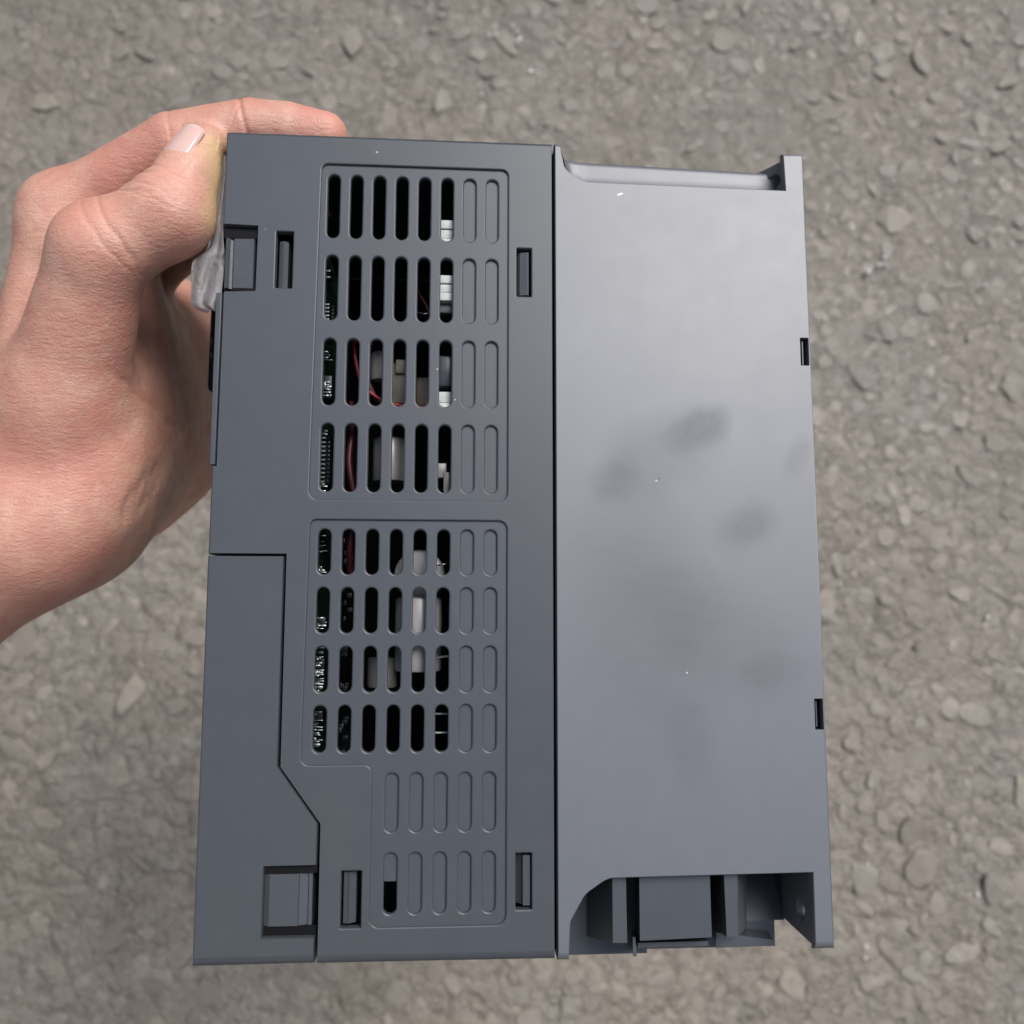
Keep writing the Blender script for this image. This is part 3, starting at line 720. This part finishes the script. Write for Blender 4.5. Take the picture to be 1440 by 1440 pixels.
def ground_tone(t, pos):
    "colour, bump heights of the worn aggregate surface at a point"
    a1 = noise(t, pos, 6, 4, .6); a2 = noise(t, pos, 48, 6, .68); a3 = noise(t, pos, 380, 4, .7)
    wn = node(t, 'ShaderNodeTexNoise'); wn.inputs['Scale'].default_value = 70; wn.inputs['Detail'].default_value = 4; t.links.new(pos, wn.inputs['Vector'])
    wm = node(t, 'ShaderNodeVectorMath', operation='MULTIPLY_ADD'); t.links.new(wn.outputs['Color'], wm.inputs[0]); wm.inputs[1].default_value = (.022, .022, .022); t.links.new(pos, wm.inputs[2])
    col_ = mixc(t, mrange(t, a1, .38, .62, 0, 1), (.262, .226, .182), (.226, .215, .188))
    hs = []
    for sc, am in ((47, .6), (115, .42)):
        v1 = node(t, 'ShaderNodeTexVoronoi'); v1.inputs['Scale'].default_value = sc; t.links.new(wm.outputs[0], v1.inputs['Vector'])
        v2 = node(t, 'ShaderNodeTexVoronoi', feature='DISTANCE_TO_EDGE'); v2.inputs['Scale'].default_value = sc; t.links.new(wm.outputs[0], v2.inputs['Vector'])
        sp_ = node(t, 'ShaderNodeSeparateColor'); t.links.new(v1.outputs['Color'], sp_.inputs[0])
        cell_ = mixc(t, sp_.outputs[0], (.175, .15, .12), (.37, .33, .272))
        col_ = mixc(t, mrange(t, a2, .4, .62, .1, am), col_, cell_)
        col_ = mixc(t, math_(t, 'MULTIPLY', mrange(t, v2.outputs['Distance'], 0, .09, .7, 0), mrange(t, a2, .38, .6, .1, 1)), col_, (.115, .097, .077))
        hs.append(mrange(t, v2.outputs['Distance'], 0, .28, 0, 1))
    col_ = mixc(t, mrange(t, a3, .52, .75, 0, .5), col_, (.36, .325, .27)); col_ = mixc(t, mrange(t, a3, .3, .45, .45, 0), col_, (.12, .104, .084))
    return col_, a2, a3, hs
cA, a2, a3, hs = ground_tone(t, oc)
t.links.new(cA, b.inputs['Base Color']); t.links.new(mrange(t, a3, .3, .7, .34, .66), b.inputs['Roughness'])
n1 = bump(t, None, a2, .5, .006); n2 = bump(t, None, a3, .7, .0016, n1); n3 = bump(t, None, hs[0], .45, .003, n2); bump(t, b, hs[1], .45, .0018, n3)
ground = link_mesh('ground', V, Q.tolist() + ring, gm, None, 0, raw=True)
tag(ground, 'grey brown worn concrete ground with small stones showing', None, 'structure'); ground['category'] = 'ground'

smt, t, b = mat('river_stone', (.36, .32, .27), .55)
oi = node(t, 'ShaderNodeObjectInfo'); at = node(t, 'ShaderNodeAttribute', attribute_name='tone'); 
oc = node(t, 'ShaderNodeNewGeometry').outputs['Position']
rnd = math_(t, 'FRACT', math_(t, 'ADD', oi.outputs['Random'], at.outputs['Fac']))
cr = node(t, 'ShaderNodeValToRGB'); t.links.new(rnd, cr.inputs[0])
els = cr.color_ramp.elements; els[0].color = (.21, .186, .154, 1); els[1].color = (.43, .39, .32, 1)
for p, c in ((.3, (.26, .23, .19)), (.55, (.295, .262, .215)), (.75, (.25, .236, .205)), (.9, (.36, .318, .255))): e = els.new(p); e.color = (*c, 1)
s1 = noise(t, oc, 130, 4, .65); s2_ = noise(t, oc, 600, 3, .6)
cS = mixc(t, mrange(t, s1, .35, .7, 0, .5), cr.outputs[0], (.19, .165, .132)); cS = mixc(t, mrange(t, s2_, .55, .8, 0, .4), cS, (.37, .33, .275))
gT = ground_tone(t, oc)[0]; cS = mixc(t, mrange(t, s1, .3, .7, .25, .6), cS, gT)
t.links.new(cS, b.inputs['Base Color']); t.links.new(mrange(t, s1, .3, .7, .32, .65), b.inputs['Roughness']); n1 = bump(t, None, s1, .3, .004); bump(t, b, s2_, .5, .0014, n1)

def stone_shape(seed, sub):
    bm = bmesh.new(); bmesh.ops.create_icosphere(bm, subdivisions=sub, radius=1)
    for v_ in bm.verts:
        p = v_.co.copy(); d = 1 + .75 * mnoise.noise(p * 1.1 + Vector((seed * 7.1, seed, 0))) + .12 * mnoise.noise(p * 2.7 + Vector((0, seed * 3.3, 5)))
        d = min(d, 1.12)
        for kk in range(7):            # broken facets
            a_ = 6.28 * mnoise.cell(Vector((seed * 3.7, kk * 1.3, 0))); lim = .62 + .3 * mnoise.cell(Vector((kk * 2.1, seed, 4)))
            h_ = p.x * math.cos(a_) + p.y * math.sin(a_)
            if h_ * d > lim: d = min(d, .25 * d + .75 * lim / h_)
        v_.co = Vector((p.x * d, p.y * d, max(-.3, min(p.z, .5 + .22 * p.x * math.sin(seed) + .2 * p.y * math.cos(seed * 2.3))) * 1.3))
    out = (np.array([v_.co[:] for v_ in bm.verts]), [[x.index for x in f.verts] for f in bm.faces]); bm.free(); return out
shapes = [stone_shape(k, 2) for k in range(24)]
smesh = []
for V_, F_ in shapes:
    me = bpy.data.meshes.new('stone'); me.from_pydata(V_.tolist(), [], F_); me.polygons.foreach_set('use_smooth', [True] * len(me.polygons)); me.set_sharp_from_angle(angle=R_(33)); me.materials.append(smt); smesh.append(me)
# scatter by dart throwing
pts = []; cell = {}
def try_add(x, y, r):
    cx, cy = int(x // .03), int(y // .03)
    for i in range(cx - 2, cx + 3):
        for j in range(cy - 2, cy + 3):
            for (a, b_, r2) in cell.get((i, j), ()):
                if (a - x) ** 2 + (b_ - y) ** 2 < (.66 * (r + r2)) ** 2: return
    cell.setdefault((cx, cy), []).append((x, y, r)); pts.append((x, y, r))
for r0, r1, cnt in ((.014, .024, 1500), (.010, .016, 9000), (.006, .009, 22000), (.003, .006, 20000)):
    for _i in range(cnt):
        x, y = random.uniform(-1.0, 1.0), random.uniform(-.72, 1.0)
        if vnoise(np.array(x * 6 + 50), np.array(y * 6 + 50), 9) < .34 and random.random() < .8: continue
        try_add(x, y, random.uniform(r0, r1))
def in_view(x, y):
    ca, sa = math.cos(TILT), math.sin(TILT); yy = y * ca + CAM_H * sa * 1 - 0; 
    v = Vector((x, y, 0)) - cam.location; v = Matrix.Rotation(-TILT, 3, 'X') @ v
    return abs(v.x / v.z) < .6 and abs(v.y / v.z) < .6
vis = sorted([p for p in pts if in_view(p[0], p[1])], key=lambda p: -p[2])[:300]; vset = set(vis)
bulkV = []; bulkF = []; bulkT = []; nb = 0
for (x, y, r) in pts:
    k = random.randrange(24); z = float(gheight(np.array(x), np.array(y))); an = random.uniform(0, 6.28); st = random.uniform(.42, 1.0); hz = r * random.uniform(.12, .24)
    sink = random.uniform(0, .45) * hz
    if (x, y, r) in vset:
        o = bpy.data.objects.new('stone', smesh[k]); col.objects.link(o); o.parent = ground
        o.location = (x, y, z - sink); o.rotation_euler = (random.uniform(-.15, .15), random.uniform(-.15, .15), an); o.scale = (r, r * st, hz)
    else:
        V_, F_ = shapes[k]
        Rz = np.array([[math.cos(an), -math.sin(an), 0], [math.sin(an), math.cos(an), 0], [0, 0, 1]])
        bulkV.append((V_ * [r, r * st, hz]) @ Rz.T + [x, y, z - sink]); bulkF += [[i + nb for i in f] for f in F_]; bulkT += [random.random()] * len(V_); nb += len(V_)
bulk = link_mesh('small_stones', np.concatenate(bulkV), bulkF, smt, ground, 33, raw=True); bulk['kind'] = 'stuff'
at_ = bulk.data.attributes.new('tone', 'FLOAT', 'POINT'); at_.data.foreach_set('value', bulkT)
# bright quartz chips that catch the light
qm = mat('quartz', (.8, .79, .76), .12, Specular_IOR_Level=.8)[0]
m = MB()
def chip(x, y, r):
    z = float(gheight(np.array(x), np.array(y))) + r * .6
    bm = bmesh.new(); bmesh.ops.create_icosphere(bm, subdivisions=1, radius=r)
    for v_ in bm.verts: v_.co = Vector((x, y, z + .002)) + v_.co * random.uniform(.6, 1.3)
    bm.verts.index_update(); m.add([v_.co[:] for v_ in bm.verts], [[q.index for q in f.verts] for f in bm.faces]); bm.free()
for _i in range(130): chip(random.uniform(-.7, .7), random.uniform(-.5, .75), random.uniform(.0008, .002))
def on_ground(px, py):
    d = Matrix.Rotation(TILT, 3, 'X') @ Vector(((px - 720) / 1200, (720 - py) / 1200, -1)); s = -CAM_H / d.z; return cam.location + d * s
for px, py, r in ((690, 50, .004), (728, 58, .0045), (750, 100, .004), (790, 145, .0035), (1236, 88, .004), (725, 44, .003), (640, 118, .002), (870, 60, .002), (1210, 70, .002), (1215, 1330, .002), (1228, 384, .005), (1240, 372, .004), (1250, 362, .003), (1232, 392, .003), (540, 88, .002), (1236, 520, .002), (1142, 334, .002)):
    g = on_ground(px, py)
    for _j in range(3): chip(g.x + random.uniform(-1.5, 1.5) * r, g.y + random.uniform(-1.5, 1.5) * r, r * random.uniform(.3, .65))
qo = link_mesh('quartz_chips', m.v, m.f, qm, ground, 1, raw=True); qo['kind'] = 'stuff'
